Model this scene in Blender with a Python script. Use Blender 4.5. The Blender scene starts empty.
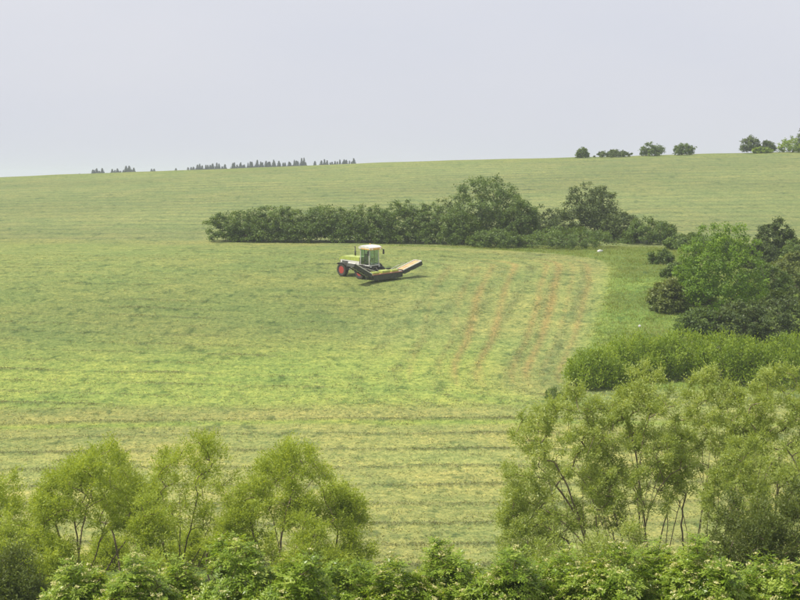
import bpy, bmesh, math
import numpy as np
from mathutils import Matrix, Vector

# ------------------------------------------------------------------ camera, sky, sun, exposure
sc = bpy.context.scene
R = math.radians
F = 1804.0                                   # focal length in pixels of an 800 px wide picture
PITCH = math.atan((300 - 180) / F)           # the eye level lies at row 180
cam_data = bpy.data.cameras.new('camera')
cam = bpy.data.objects.new('camera', cam_data)
sc.collection.objects.link(cam)
cam_data.sensor_width = 36.0
cam_data.lens = 36.0 * F / 800.0
cam_data.clip_start = 0.5
cam_data.clip_end = 20000.0
cam.location = (0, 0, 0)
cam.rotation_euler = (math.pi / 2 - PITCH, 0, 0)
sc.camera = cam

SUN_EL, SUN_AZ = 58.0, -104.0                 # azimuth from +Y (view direction) towards +X, degrees
sun_vec = Vector((math.sin(R(SUN_AZ)) * math.cos(R(SUN_EL)), math.cos(R(SUN_AZ)) * math.cos(R(SUN_EL)), math.sin(R(SUN_EL))))
world = bpy.data.worlds.new('World'); sc.world = world
world.use_nodes = True
wn, wl = world.node_tree.nodes, world.node_tree.links
wn.clear()
sky = wn.new('ShaderNodeTexSky'); sky.sky_type = 'NISHITA'; sky.sun_disc = False
sky.sun_elevation = R(SUN_EL); sky.sun_rotation = R(SUN_AZ)
sky.dust_density = 3.0; sky.ozone_density = 1.5
tc = wn.new('ShaderNodeTexCoord')
mp = wn.new('ShaderNodeMapping'); mp.inputs['Scale'].default_value = (1.0, 1.0, 3.0)
ns = wn.new('ShaderNodeTexNoise'); ns.inputs['Scale'].default_value = 2.2; ns.inputs['Detail'].default_value = 5.0
rmp = wn.new('ShaderNodeValToRGB')
rmp.color_ramp.elements[0].position = 0.3; rmp.color_ramp.elements[0].color = (7.3, 7.5, 8.5, 1)
rmp.color_ramp.elements[1].position = 0.72; rmp.color_ramp.elements[1].color = (8.4, 8.35, 8.9, 1)
mx = wn.new('ShaderNodeMix'); mx.data_type = 'RGBA'; mx.inputs['Factor'].default_value = 0.88
bg = wn.new('ShaderNodeBackground'); bg.inputs['Strength'].default_value = 0.1
wo = wn.new('ShaderNodeOutputWorld')
wl.new(tc.outputs['Generated'], mp.inputs['Vector']); wl.new(mp.outputs['Vector'], ns.inputs['Vector'])
wl.new(ns.outputs['Fac'], rmp.inputs['Fac'])
wl.new(sky.outputs['Color'], mx.inputs['A']); wl.new(rmp.outputs['Color'], mx.inputs['B'])
wl.new(mx.outputs['Result'], bg.inputs['Color']); wl.new(bg.outputs['Background'], wo.inputs['Surface'])

sd = bpy.data.lights.new('sun', 'SUN'); sd.energy = 4.8; sd.angle = R(1.5); sd.color = (1.0, 0.95, 0.86)
so = bpy.data.objects.new('sun', sd); sc.collection.objects.link(so)
so.rotation_euler = sun_vec.to_track_quat('Z', 'Y').to_euler(); so.location = (-60, 30, 90)

sc.view_settings.view_transform = 'Standard'; sc.view_settings.look = 'None'
sc.view_settings.exposure = 0.0; sc.view_settings.gamma = 1.0
sc.view_settings.use_curve_mapping = False
sc.render.engine = 'CYCLES'
sc.cycles.use_denoising = True
sc.cycles.max_bounces = 8; sc.cycles.transmission_bounces = 4; sc.cycles.volume_bounces = 1
sc.cycles.transparent_max_bounces = 6

# ------------------------------------------------------------------ terrain function
cp, sp = math.cos(PITCH), math.sin(PITCH)
def zrow(y, row):
    """height at distance y (straight ahead) that shows at a picture row"""
    t = (300 - row) / F
    return y * (t * cp - sp) / (cp + t * sp)
_ctl = [(-80, 9), (-10, 0.4), (0, -1.75), (20, -6.6), (45, -12.7), (62, -16.6), (78, -18.6)]
_ctl += [(y, zrow(y, r)) for y, r in ((92, 553), (115, 472), (140, 401), (168, 332), (195, 279), (215, 257.5), (240, 245),
                                      (280, 221), (330, 197), (390, 175.5), (430, 166))]
_ctl += [(455, 4.6), (480, 4.3), (540, 0.0), (650, -6), (1000, -4), (1300, -3), (2000, -25), (6000, -60)]
_gy = np.arange(-80, 6000, 1.0)
_gz = np.interp(_gy, [c[0] for c in _ctl], [c[1] for c in _ctl])
_k = np.exp(-0.5 * (np.arange(-20, 21) / 6.5) ** 2); _k /= _k.sum()
_gz = np.convolve(np.pad(_gz, 20, mode='edge'), _k, mode='valid')
def ground(x, y):
    x = np.asarray(x, float); y = np.asarray(y, float)
    z = np.interp(y, _gy, _gz)
    k = np.interp(y, [150, 240, 330, 440, 700, 1500], [0, 0.004, 0.019, 0.034, 0.02, 0.0])
    xs = 260 * np.tanh(x / 260)
    z = z + k * xs - np.interp(y, [240, 440, 600], [0, 1, 0]) * (xs / 100.0) ** 2 * 0.75
    z = z + 0.05 * np.sin(x * 0.31 + y * 0.11) * np.sin(y * 0.23 - x * 0.07) + 0.12 * np.sin(x * 0.07 + 1.3) * np.sin(y * 0.06)
    return z
def gz(x, y): return float(ground(x, y))
def unproject(px, row):
    """the point of the ground that a picture point looks at"""
    ys = np.arange(60, 470, 0.25)
    t = (300 - row) / F
    xs = ys / (cp + t * sp) * (px - 400) / F
    d = ground(xs, ys) - ys * (t * cp - sp) / (cp + t * sp)
    i = int(np.argmax(d > 0)) if (d > 0).any() else len(ys) - 1
    return float(xs[i]), float(ys[i])
def at(px, y):
    return (px - 400) / F * y * 1.0 / cp if False else (px - 400) / F * y

# ------------------------------------------------------------------ helpers
COL = sc.collection
def link(o, parent=None):
    COL.objects.link(o)
    if parent is not None: o.parent = parent
    return o
def tag(o, label=None, cat=None, group=None, kind=None):
    if label: o['label'] = label
    if cat: o['category'] = cat
    if group: o['group'] = group
    if kind: o['kind'] = kind
    return o
def empty(name, loc=(0, 0, 0), rz=0.0):
    o = bpy.data.objects.new(name, None); o.location = loc; o.rotation_euler = (0, 0, rz)
    o.empty_display_size = 0.3
    return link(o)
def np_mesh(name, verts, loops, sizes, mat=None, attrs=None, smooth=False):
    """verts (N,3), loops flat index array, sizes of the polygons"""
    me = bpy.data.meshes.new(name)
    verts = np.ascontiguousarray(verts, np.float32); loops = np.ascontiguousarray(loops, np.int32)
    sizes = np.ascontiguousarray(sizes, np.int32)
    me.vertices.add(len(verts)); me.vertices.foreach_set('co', verts.ravel())
    me.loops.add(len(loops)); me.loops.foreach_set('vertex_index', loops)
    me.polygons.add(len(sizes))
    st = np.zeros(len(sizes), np.int32); st[1:] = np.cumsum(sizes)[:-1]
    me.polygons.foreach_set('loop_start', st)
    if smooth: me.polygons.foreach_set('use_smooth', np.ones(len(sizes), bool))
    for an, (typ, dom, arr) in (attrs or {}).items():
        a = me.attributes.new(an, typ, dom)
        a.data.foreach_set('color' if 'COLOR' in typ else 'value', np.ascontiguousarray(arr, np.float32).ravel())
    me.update(calc_edges=True); me.validate()
    if mat: me.materials.append(mat)
    return me
def mesh_obj(name, me, parent=None):
    return link(bpy.data.objects.new(name, me), parent)

# ------------------------------------------------------------------ materials
def new_mat(name):
    m = bpy.data.materials.new(name); m.use_nodes = True
    m.node_tree.nodes.clear()
    return m, m.node_tree.nodes, m.node_tree.links
def leaf_mat(name, dark, mid, light, trans=0.3, rough=0.5, yellow=(1.25, 1.15, 0.5)):
    m, n, l = new_mat(name)
    at_ = n.new('ShaderNodeAttribute'); at_.attribute_name = 'tint'
    rp = n.new('ShaderNodeValToRGB'); e = rp.color_ramp.elements
    e[0].position = 0.0; e[0].color = (*dark, 1); e[1].position = 1.0; e[1].color = (*light, 1)
    x = e.new(0.5); x.color = (*mid, 1)
    p = n.new('ShaderNodeBsdfPrincipled'); p.inputs['Roughness'].default_value = rough
    p.inputs['Specular IOR Level'].default_value = 0.35
    mul = n.new('ShaderNodeMix'); mul.data_type = 'RGBA'; mul.blend_type = 'MULTIPLY'; mul.inputs['Factor'].default_value = 1.0
    mul.inputs['B'].default_value = (*yellow, 1)
    t = n.new('ShaderNodeBsdfTranslucent'); mixs = n.new('ShaderNodeMixShader'); mixs.inputs['Fac'].default_value = trans
    o = n.new('ShaderNodeOutputMaterial')
    l.new(at_.outputs['Fac'], rp.inputs['Fac']); l.new(rp.outputs['Color'], p.inputs['Base Color'])
    l.new(rp.outputs['Color'], mul.inputs['A']); l.new(mul.outputs['Result'], t.inputs['Color'])
    l.new(p.outputs['BSDF'], mixs.inputs[1]); l.new(t.outputs['BSDF'], mixs.inputs[2])
    l.new(mixs.outputs['Shader'], o.inputs['Surface'])
    return m
def plain_mat(name, col, rough=0.6, metal=0.0, var=0.25, scale=6.0, bump=0.0, spec=0.4, dirt=None):
    m, n, l = new_mat(name)
    c = n.new('ShaderNodeTexCoord'); ns_ = n.new('ShaderNodeTexNoise'); ns_.inputs['Scale'].default_value = scale
    ns_.inputs['Detail'].default_value = 6.0; ns_.inputs['Roughness'].default_value = 0.65
    rp = n.new('ShaderNodeValToRGB'); e = rp.color_ramp.elements
    d = dirt or tuple(v * (1 - var) for v in col)
    e[0].position = 0.32; e[0].color = (*d, 1); e[1].position = 0.62; e[1].color = (*col, 1)
    p = n.new('ShaderNodeBsdfPrincipled'); p.inputs['Roughness'].default_value = rough; p.inputs['Metallic'].default_value = metal
    p.inputs['Specular IOR Level'].default_value = spec
    o = n.new('ShaderNodeOutputMaterial')
    l.new(c.outputs['Object'], ns_.inputs['Vector']); l.new(ns_.outputs['Fac'], rp.inputs['Fac'])
    l.new(rp.outputs['Color'], p.inputs['Base Color']); l.new(p.outputs['BSDF'], o.inputs['Surface'])
    if bump:
        b = n.new('ShaderNodeBump'); b.inputs['Strength'].default_value = bump; b.inputs['Distance'].default_value = 0.05
        l.new(ns_.outputs['Fac'], b.inputs['Height']); l.new(b.outputs['Normal'], p.inputs['Normal'])
    return m
M = {}
M['willow'] = leaf_mat('willow_leaf', (0.26, 0.34, 0.04), (0.38, 0.47, 0.06), (0.50, 0.58, 0.12), 0.48)
M['willow_grey'] = leaf_mat('willow_grey_leaf', (0.26, 0.335, 0.06), (0.38, 0.465, 0.11), (0.60, 0.66, 0.28), 0.45, 0.42)
M['scrub'] = leaf_mat('scrub_leaf', (0.10, 0.14, 0.026), (0.15, 0.195, 0.04), (0.21, 0.255, 0.06), 0.38)
M['elder'] = leaf_mat('elder_leaf', (0.095, 0.17, 0.016), (0.26, 0.38, 0.036), (0.54, 0.62, 0.13), 0.42, 0.36)
M['lime'] = leaf_mat('lime_leaf', (0.13, 0.21, 0.016), (0.25, 0.36, 0.03), (0.39, 0.49, 0.055), 0.43)
M['green'] = leaf_mat('green_leaf', (0.09, 0.175, 0.015), (0.18, 0.30, 0.026), (0.29, 0.42, 0.045), 0.4)
M['dark'] = leaf_mat('dark_leaf', (0.062, 0.095, 0.024), (0.105, 0.15, 0.037), (0.175, 0.225, 0.062), 0.34)
M['mid'] = leaf_mat('hedge_leaf', (0.085, 0.14, 0.028), (0.135, 0.205, 0.042), (0.205, 0.285, 0.062), 0.38)
M['olive'] = leaf_mat('olive_leaf', (0.12, 0.155, 0.035), (0.18, 0.225, 0.05), (0.28, 0.315, 0.11), 0.36)
M['conifer'] = leaf_mat('conifer_needles', (0.012, 0.024, 0.014), (0.02, 0.036, 0.02), (0.032, 0.052, 0.03), 0.05)
M['flower'] = leaf_mat('elder_flower', (0.46, 0.46, 0.14), (0.6, 0.58, 0.24), (0.72, 0.69, 0.38), 0.25)
M['grass'] = leaf_mat('grass_blade', (0.175, 0.23, 0.045), (0.25, 0.305, 0.065), (0.44, 0.45, 0.19), 0.4)
M['hay'] = leaf_mat('cut_grass', (0.15, 0.18, 0.065), (0.24, 0.255, 0.095), (0.38, 0.36, 0.17), 0.3)
M['bark'] = plain_mat('bark', (0.30, 0.23, 0.16), 0.9, var=0.55, scale=9, bump=0.5, spec=0.15)
M['bark_dark'] = plain_mat('bark_dark', (0.15, 0.115, 0.08), 0.9, var=0.5, scale=9, bump=0.5, spec=0.15)
M['stem'] = plain_mat('elder_stem', (0.22, 0.17, 0.10), 0.9, var=0.4, scale=10, bump=0.3, spec=0.15)

# the ground: colours of grass, stubble and swaths, windrow shade painted in, ride on an attribute, grain comes from noise
def ground_mat():
    m, n, l = new_mat('field_grass')
    a = n.new('ShaderNodeAttribute'); a.attribute_name = 'cover'
    c = n.new('ShaderNodeTexCoord')
    def noise(scale, sx, sy, detail, rough=0.6):
        mp_ = n.new('ShaderNodeMapping'); mp_.inputs['Scale'].default_value = (sx, sy, 1)
        t = n.new('ShaderNodeTexNoise'); t.inputs['Scale'].default_value = scale
        t.inputs['Detail'].default_value = detail; t.inputs['Roughness'].default_value = rough
        l.new(c.outputs['Object'], mp_.inputs['Vector']); l.new(mp_.outputs['Vector'], t.inputs['Vector'])
        return t
    n1 = noise(1.5, 1.5, 1.0, 6, 0.75)      # tufts
    n2 = noise(0.10, 1.0, 1.0, 3)            # broad patches
    n3 = noise(4.5, 1.5, 1.0, 4, 0.75)        # blades
    n4 = noise(0.5, 0.7, 1.0, 5, 0.7)      # streaks along the mowing
    n5 = noise(0.75, 0.9, 0.42, 5, 0.7)      # dark clumps of cut grass
    def ramp(src, lo, hi, p0, p1):
        r_ = n.new('ShaderNodeValToRGB'); e = r_.color_ramp.elements
        e[0].position = p0; e[0].color = (*lo, 1); e[1].position = p1; e[1].color = (*hi, 1)
        l.new(src.outputs['Fac'], r_.inputs['Fac']); return r_
    def mult(x, y, f=1.0):
        mm = n.new('ShaderNodeMix'); mm.data_type = 'RGBA'; mm.blend_type = 'MULTIPLY'; mm.inputs['Factor'].default_value = f
        l.new(x, mm.inputs['A']); l.new(y, mm.inputs['B']); return mm.outputs['Result']
    col = mult(a.outputs['Color'], ramp(n1, (0.55, 0.66, 0.58), (1.4, 1.32, 1.25), 0.35, 0.66).outputs['Color'])
    col = mult(col, ramp(n2, (0.88, 0.95, 0.9), (1.12, 1.05, 1.0), 0.35, 0.65).outputs['Color'])
    col = mult(col, ramp(n3, (0.62, 0.68, 0.68), (1.36, 1.32, 1.28), 0.32, 0.68).outputs['Color'])
    col = mult(col, ramp(n4, (0.82, 0.88, 0.88), (1.16, 1.12, 1.08), 0.35, 0.66).outputs['Color'])
    col = mult(col, ramp(n5, (0.55, 0.64, 0.62), (1.04, 1.04, 1.03), 0.35, 0.45).outputs['Color'])
    p = n.new('ShaderNodeBsdfPrincipled'); p.inputs['Roughness'].default_value = 0.9; p.inputs['Specular IOR Level'].default_value = 0.15
    b = n.new('ShaderNodeBump'); b.inputs['Strength'].default_value = 0.7; b.inputs['Distance'].default_value = 0.25
    l.new(n1.outputs['Fac'], b.inputs['Height']); l.new(b.outputs['Normal'], p.inputs['Normal'])
    o = n.new('ShaderNodeOutputMaterial'); l.new(col, p.inputs['Base Color']); l.new(p.outputs['BSDF'], o.inputs['Surface'])
    return m
M['ground'] = ground_mat()

# ------------------------------------------------------------------ the field: swaths, stubble, meadow strip
rng = np.random.default_rng(7)
_bp = [(960, 396), (800, 393), (680, 390), (610, 388), (580, 384), (578, 376), (586, 355), (597, 325), (606, 298), (612, 275), (610, 264), (592, 258.5), (555, 254), (500, 250), (440, 247.5), (330, 243.5), (200, 241.5), (60, 240), (-120, 239)]
EDGE = np.array([unproject(a, b) for a, b in _bp])
# smooth the corner of the headland
for _ in range(2):
    q = 0.75 * EDGE[:-1] + 0.25 * EDGE[1:]; r_ = 0.25 * EDGE[:-1] + 0.75 * EDGE[1:]
    EDGE = np.vstack([EDGE[:1], np.stack([q, r_], 1).reshape(-1, 2), EDGE[-1:]])
def edge_dist(x, y):
    """signed distance to the field's edge (positive inside the mown field)"""
    P = np.stack([x.ravel(), y.ravel()], 1)
    best = np.full(len(P), 1e9); sign = np.ones(len(P))
    for a, b in zip(EDGE[:-1], EDGE[1:]):
        d = b - a; L2 = (d ** 2).sum() + 1e-9
        t = np.clip(((P - a) @ d) / L2, 0, 1)
        q = a + t[:, None] * d
        dd = np.hypot(*(P - q).T)
        cr = d[0] * (P[:, 1] - a[1]) - d[1] * (P[:, 0] - a[0])
        up = dd < best - 1e-6
        best = np.where(up, dd, best); sign = np.where(up, np.where(cr > 0, 1, -1), sign)
    return (best * sign).reshape(x.shape)
def sstep(a, b, v):
    t = np.clip((v - a) / (b - a), 0, 1); return t * t * (3 - 2 * t)
def vnoise(x, y, s, seed):
    """smooth value noise"""
    g = np.random.default_rng(seed).random((64, 64))
    u, v = x / s + 500.3, y / s + 500.7
    i, j = np.floor(u).astype(int), np.floor(v).astype(int); fu, fv = u - i, v - j
    fu = fu * fu * (3 - 2 * fu); fv = fv * fv * (3 - 2 * fv)
    i0, i1, j0, j1 = i % 64, (i + 1) % 64, j % 64, (j + 1) % 64
    return (g[i0, j0] * (1 - fu) + g[i1, j0] * fu) * (1 - fv) + (g[i0, j1] * (1 - fu) + g[i1, j1] * fu) * fv
Y_JOIN = 136.0            # south of this the swaths lie across the view, north of it they follow the edge
def field_cover(x, y):
    """colour of the plant cover with painted windrow shade (N,3), strength of the swaths, brown stripes, meadow mask"""
    u = edge_dist(x, y)
    w1 = vnoise(x, y, 9, 1); w2 = vnoise(x, y, 3.1, 2); w3 = vnoise(x, y * 1.0, 28, 3)
    # across-the-view swaths
    v = y - 0.012 * x + 1.6 * vnoise(x, y, 30, 4) + 0.5 * w2
    per = 5.3
    ph = np.abs(((v / per) % 1.0) - 0.5) * 2
    south = sstep(Y_JOIN + 3, Y_JOIN - 4, y)
    strength = 0.35 + 0.65 * np.random.default_rng(11).random(400)
    srow = strength[np.clip((v / per).astype(int), 0, 399)] * (0.35 + 0.9 * vnoise(x, y, 6.5, 6))
    line = south * sstep(0.80, 0.96, ph) * srow * 1.15
    # mown field north of the join
    mid_in = (1 - south) * sstep(-0.2, 0.4, u)
    per2 = 3.1
    ph2 = np.abs((((u + 0.5 * w2) / per2) % 1.0) - 0.5) * 2
    right = sstep(28, 16, u) * sstep(-14, 2, x) * sstep(225, 205, y)
    line2 = mid_in * sstep(0.55, 0.85, ph2) * (0.25 + 0.75 * vnoise(x, y, 5, 8)) * (0.4 * right + 0.1)
    across = y + 0.13 * x + 1.5 * vnoise(x, y, 24, 9)
    ph3 = np.abs(((across / 4.1) % 1.0) - 0.5) * 2
    line3 = mid_in * (1 - right) * sstep(0.72, 0.95, ph3) * (vnoise(x, y, 6, 10) ** 1.7) * 0.85
    # the upper field behind the hedge
    up = sstep(0.0, -2.0, u) * sstep(228, 240, y + 0.0 * x)
    ph4 = np.abs((((y + 0.05 * x + 4 * vnoise(x, y, 60, 12)) / 7.5) % 1.0) - 0.5) * 2
    line4 = up * sstep(0.55, 0.9, ph4) * (0.3 + 0.7 * vnoise(x, y, 18, 13))
    # brown stripes beside the right edge
    brown = np.zeros_like(x)
    for k, (uc, wd, st) in enumerate(((2.2, 0.3, 0.8), (3.9, 0.22, 0.4), (5.5, 0.36, 1.0), (6.9, 0.28, 0.7), (10.4, 0.34, 1.0), (12.9, 0.38, 0.95), (14.6, 0.22, 0.4), (17.6, 0.26, 0.35))):
        gap = vnoise(x + 40 * k, y, 7.5, 20 + k)
        brown = np.maximum(brown, np.exp(-((u / np.interp(y, [140, 192], [0.74, 1.04]) - uc + 0.7 * (w1 - 0.5)) / wd) ** 2) * st * (0.6 + 1.0 * gap))
    brown = brown * (1 - south) * sstep(222, 205, y) * sstep(Y_JOIN + 5, Y_JOIN + 17, y) * sstep(-5, 2, x)
    straw = vnoise(x, y, 14, 31)
    c_south = np.array([0.268, 0.262, 0.098]) * (0.88 + 0.24 * straw)[..., None]
    c_mid = np.array([0.184, 0.206, 0.072]) * (0.88 + 0.24 * w3)[..., None]
    c_right = np.array([0.228, 0.238, 0.092]) * (0.9 + 0.2 * w1)[..., None]
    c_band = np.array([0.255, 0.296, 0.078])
    c_up = np.array([0.186, 0.200, 0.086]) * (0.88 + 0.24 * w3)[..., None]
    c_mead = np.array([0.142, 0.186, 0.046]) * (0.75 + 0.5 * w1)[..., None]
    c_low = np.array([0.090, 0.120, 0.035]) * (0.75 + 0.5 * w1)[..., None]
    col = c_mid.copy()
    mixin = lambda col, c, f: col * (1 - f[..., None]) + c * f[..., None]
    col = mixin(col, c_right, 0.8 * right)
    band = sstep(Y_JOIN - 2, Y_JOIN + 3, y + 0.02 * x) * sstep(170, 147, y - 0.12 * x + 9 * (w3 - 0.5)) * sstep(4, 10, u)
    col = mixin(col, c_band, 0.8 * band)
    dry = sstep(9, 3, u) * (1 - south) * sstep(190, 215, y)       # dry headland along the hedge
    col = mixin(col, np.array([0.225, 0.215, 0.088]), 0.6 * dry)
    col = mixin(col, np.broadcast_to(c_south, col.shape), south)
    thin = south * np.exp(-((v - Y_JOIN + 4.6) / 0.9) ** 2)       # one fresh green strip where the two directions meet
    col = mixin(col, np.array([0.21, 0.26, 0.06]), 0.8 * thin)
    col = mixin(col, c_up, up)
    mead = sstep(0.2, -0.3, u) * (1 - up) * sstep(84, 90, y)
    mead = mead * sstep(-8, 0, x) * sstep(128, 134, y + 0 * x)
    col = mixin(col, c_mead, mead)
    edge_strip = np.exp(-((u + 0.1) / 0.9) ** 2) * (y > Y_JOIN) * (1 - up) * sstep(215, 200, y)
    col = mixin(col, np.array([0.19, 0.235, 0.055]), 0.55 * edge_strip)
    col = mixin(col, c_low, sstep(90, 86, y))
    col = col * np.array([1.08, 1.12, 1.04])
    L = np.clip(line + line2 + line3 + 0.8 * line4, 0, 1) * (1 - mead)
    c_line_shade = np.array([0.105, 0.122, 0.062])  # dark tone of the swath lines: the windrows' shaded side put into the colour
    col = mixin(col, c_line_shade, 0.75 * L)
    brown = brown * (1 - mead)
    col = mixin(col, np.array([0.278, 0.214, 0.082]), np.clip(brown, 0, 1) * 0.85)
    crest = sstep(425, 440, y) * sstep(470, 455, y)
    col = mixin(col, np.array([0.21, 0.235, 0.075]), 0.5 * crest * up)
    return col, L, brown, mead, u

def axis(parts):
    out = []
    for a, b, s in parts: out.append(np.arange(a, b, s))
    return np.concatenate(out)
gx_pos = axis([(0, 48, 0.75), (48, 78, 1.1), (78, 130, 2.2), (130, 300, 9), (300, 1000, 50), (1000, 4001, 300)])
GX = np.concatenate([-gx_pos[:0:-1], np.arange(0, 23.9, 0.42), gx_pos[gx_pos >= 24]])
GY = axis([(-78, 60, 3), (60, 86, 1.2), (86, 150, 0.42), (150, 215, 0.62), (215, 300, 1.0), (300, 470, 1.6), (470, 700, 12), (700, 1500, 60), (1500, 5001, 400)])
XX, YY = np.meshgrid(GX, GY)
ZZ = ground(XX, YY)
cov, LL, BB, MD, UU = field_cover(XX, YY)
near = sstep(320, 200, YY)
ZZ = ZZ + 0.16 * LL * near + 0.05 * near * (vnoise(XX, YY, 1.3, 41) - 0.5) + 0.10 * MD * near * vnoise(XX, YY, 2.2, 42)
ny, nx = XX.shape
idx = np.arange(ny * nx).reshape(ny, nx)
quads = np.stack([idx[:-1, :-1], idx[:-1, 1:], idx[1:, 1:], idx[1:, :-1]], -1).reshape(-1, 4)
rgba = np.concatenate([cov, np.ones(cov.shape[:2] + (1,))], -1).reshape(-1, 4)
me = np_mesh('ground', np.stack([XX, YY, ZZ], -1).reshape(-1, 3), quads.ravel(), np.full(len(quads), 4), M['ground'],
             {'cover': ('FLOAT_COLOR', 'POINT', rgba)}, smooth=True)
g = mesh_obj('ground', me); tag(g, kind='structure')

# ------------------------------------------------------------------ blades and clumps of grass
def unit(v): return v / (np.linalg.norm(v, axis=-1, keepdims=True) + 1e-9)
def tri_blades(base, direc, width, rng, tint):
    """one narrow triangle for each blade: base point, direction with length, width"""
    n = len(base)
    side = unit(np.cross(direc, rng.normal(size=(n, 3)))) * width[:, None] * 0.5
    v = np.stack([base - side, base + side, base + direc], 1).reshape(-1, 3)
    return v, np.arange(3 * n), np.full(n, 3), tint
def blades_obj(name, pts, per, hmin, hmax, spread, lean, width, mat, seed, tint_pts=None):
    r = np.random.default_rng(seed)
    n = len(pts)
    b = np.repeat(pts, per, 0) + np.concatenate([r.normal(size=(n * per, 2)) * spread, np.zeros((n * per, 1))], 1)
    d = np.concatenate([r.normal(size=(n * per, 2)) * lean, np.ones((n * per, 1))], 1)
    d = unit(d) * r.uniform(hmin, hmax, (n * per, 1)) * np.repeat(r.uniform(0.6, 1.3, n), per)[:, None]
    b[:, 2] -= 0.02
    t = r.random(n * per) * 0.5 + np.repeat(tint_pts if tint_pts is not None else r.random(n), per) * 0.5
    v, lo, si, t = tri_blades(b, d, r.uniform(0.6, 1.3, n * per) * width, r, t)
    return mesh_obj(name, np_mesh(name, v, lo, si, mat, {'tint': ('FLOAT', 'FACE', t)}))
def scatter(n, x0, x1, y0, y1, seed):
    r = np.random.default_rng(seed)
    y = r.uniform(y0, y1, n); x = r.uniform(-1, 1, n) * (y * 0.235 + 3)
    return x, y, r
# clumps of cut grass lying in the swaths
xs, ys, r = scatter(420000, 0, 0, 87, 225, 51)
_, l_, br_, md_, u_ = field_cover(xs, ys)
keep = (r.random(len(xs)) < (0.06 * (ys < 150) + 0.035 + 0.6 * l_) * np.interp(ys, [87, 225], [1, 0.6])) & (md_ < 0.3) & ((u_ > 0) | (ys < Y_JOIN))
xs, ys, l_ = xs[keep], ys[keep], l_[keep]
pts = np.stack([xs, ys, ground(xs, ys) + 0.16 * l_ * sstep(320, 200, ys)], 1)
N_HAY = min(len(pts), 60000); pts = pts[np.random.default_rng(1).permutation(len(pts))[:N_HAY]]
o = blades_obj('cut_grass', pts, 5, 0.08, 0.18, 0.2, 1.6, 0.06, M['hay'], 52)
tag(o, 'cut grass lying in loose rows over the mown field', 'cut grass', kind='stuff')
# the tall uncut meadow strip beside the field
xs, ys, r = scatter(160000, 0, 0, 88, 262, 53)
_, l_, br_, md_, u_ = field_cover(xs, ys)
keep = (md_ > 0.5) & (r.random(len(xs)) < np.interp(ys, [88, 140, 262], [0.2, 0.8, 0.9]))
xs, ys = xs[keep], ys[keep]
pts = np.stack([xs, ys, ground(xs, ys)], 1)[:20000]
o = blades_obj('meadow_grass', pts, 6, 0.14, 0.34, 0.24, 0.5, 0.07, M['grass'], 54, vnoise(xs, ys, 4, 55)[:20000])
tag(o, 'tall uncut green grass strip between the mown field and the bushes', 'grass', kind='stuff')

# ------------------------------------------------------------------ trees and shrubs
def lobed_points(r, n, k, W, D, z0, z1, shell=0.33, low=-0.35, bump=0.42, box=1.0):
    """points in a domed crown with k uneven bulges, of width W, depth D and heights z0..z1"""
    c = unit(r.normal(size=(k, 3)) + np.array([0, 0, 0.35])); amp = r.uniform(0.45, 1.0, k)
    c[0] = unit(np.array([r.uniform(-0.35, 0.35), r.uniform(-0.3, 0.3), 1.0])); amp[0] = 1.0
    if k > 2:
        c[1] = unit(np.array([-1, r.uniform(-0.4, 0.4), r.uniform(-0.1, 0.5)])); c[2] = unit(np.array([1, r.uniform(-0.4, 0.4), r.uniform(-0.1, 0.5)]))
        amp[1:3] = r.uniform(0.8, 1.0, 2)
    d = unit(r.normal(size=(n * 3, 3))); d = d[d[:, 2] > low][:n]
    w = (np.exp(-(1 - d @ c.T) / 0.13) * amp).max(1)
    rad = (1 - bump) + bump * w
    if box != 1.0: rad = rad * (np.abs(d) ** (2 / box)).sum(1) ** (-box / 2)
    p = d * (rad * r.random(len(d)) ** shell)[:, None]
    q = p / np.array([np.abs(p[:, 0]).max(), np.abs(p[:, 1]).max(), 1])
    zz = (p[:, 2] - p[:, 2].min()) / (p[:, 2].max() - p[:, 2].min())
    return np.stack([q[:, 0] * 0.5 * W, q[:, 1] * 0.5 * D, z0 + zz * (z1 - z0)], 1)
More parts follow.
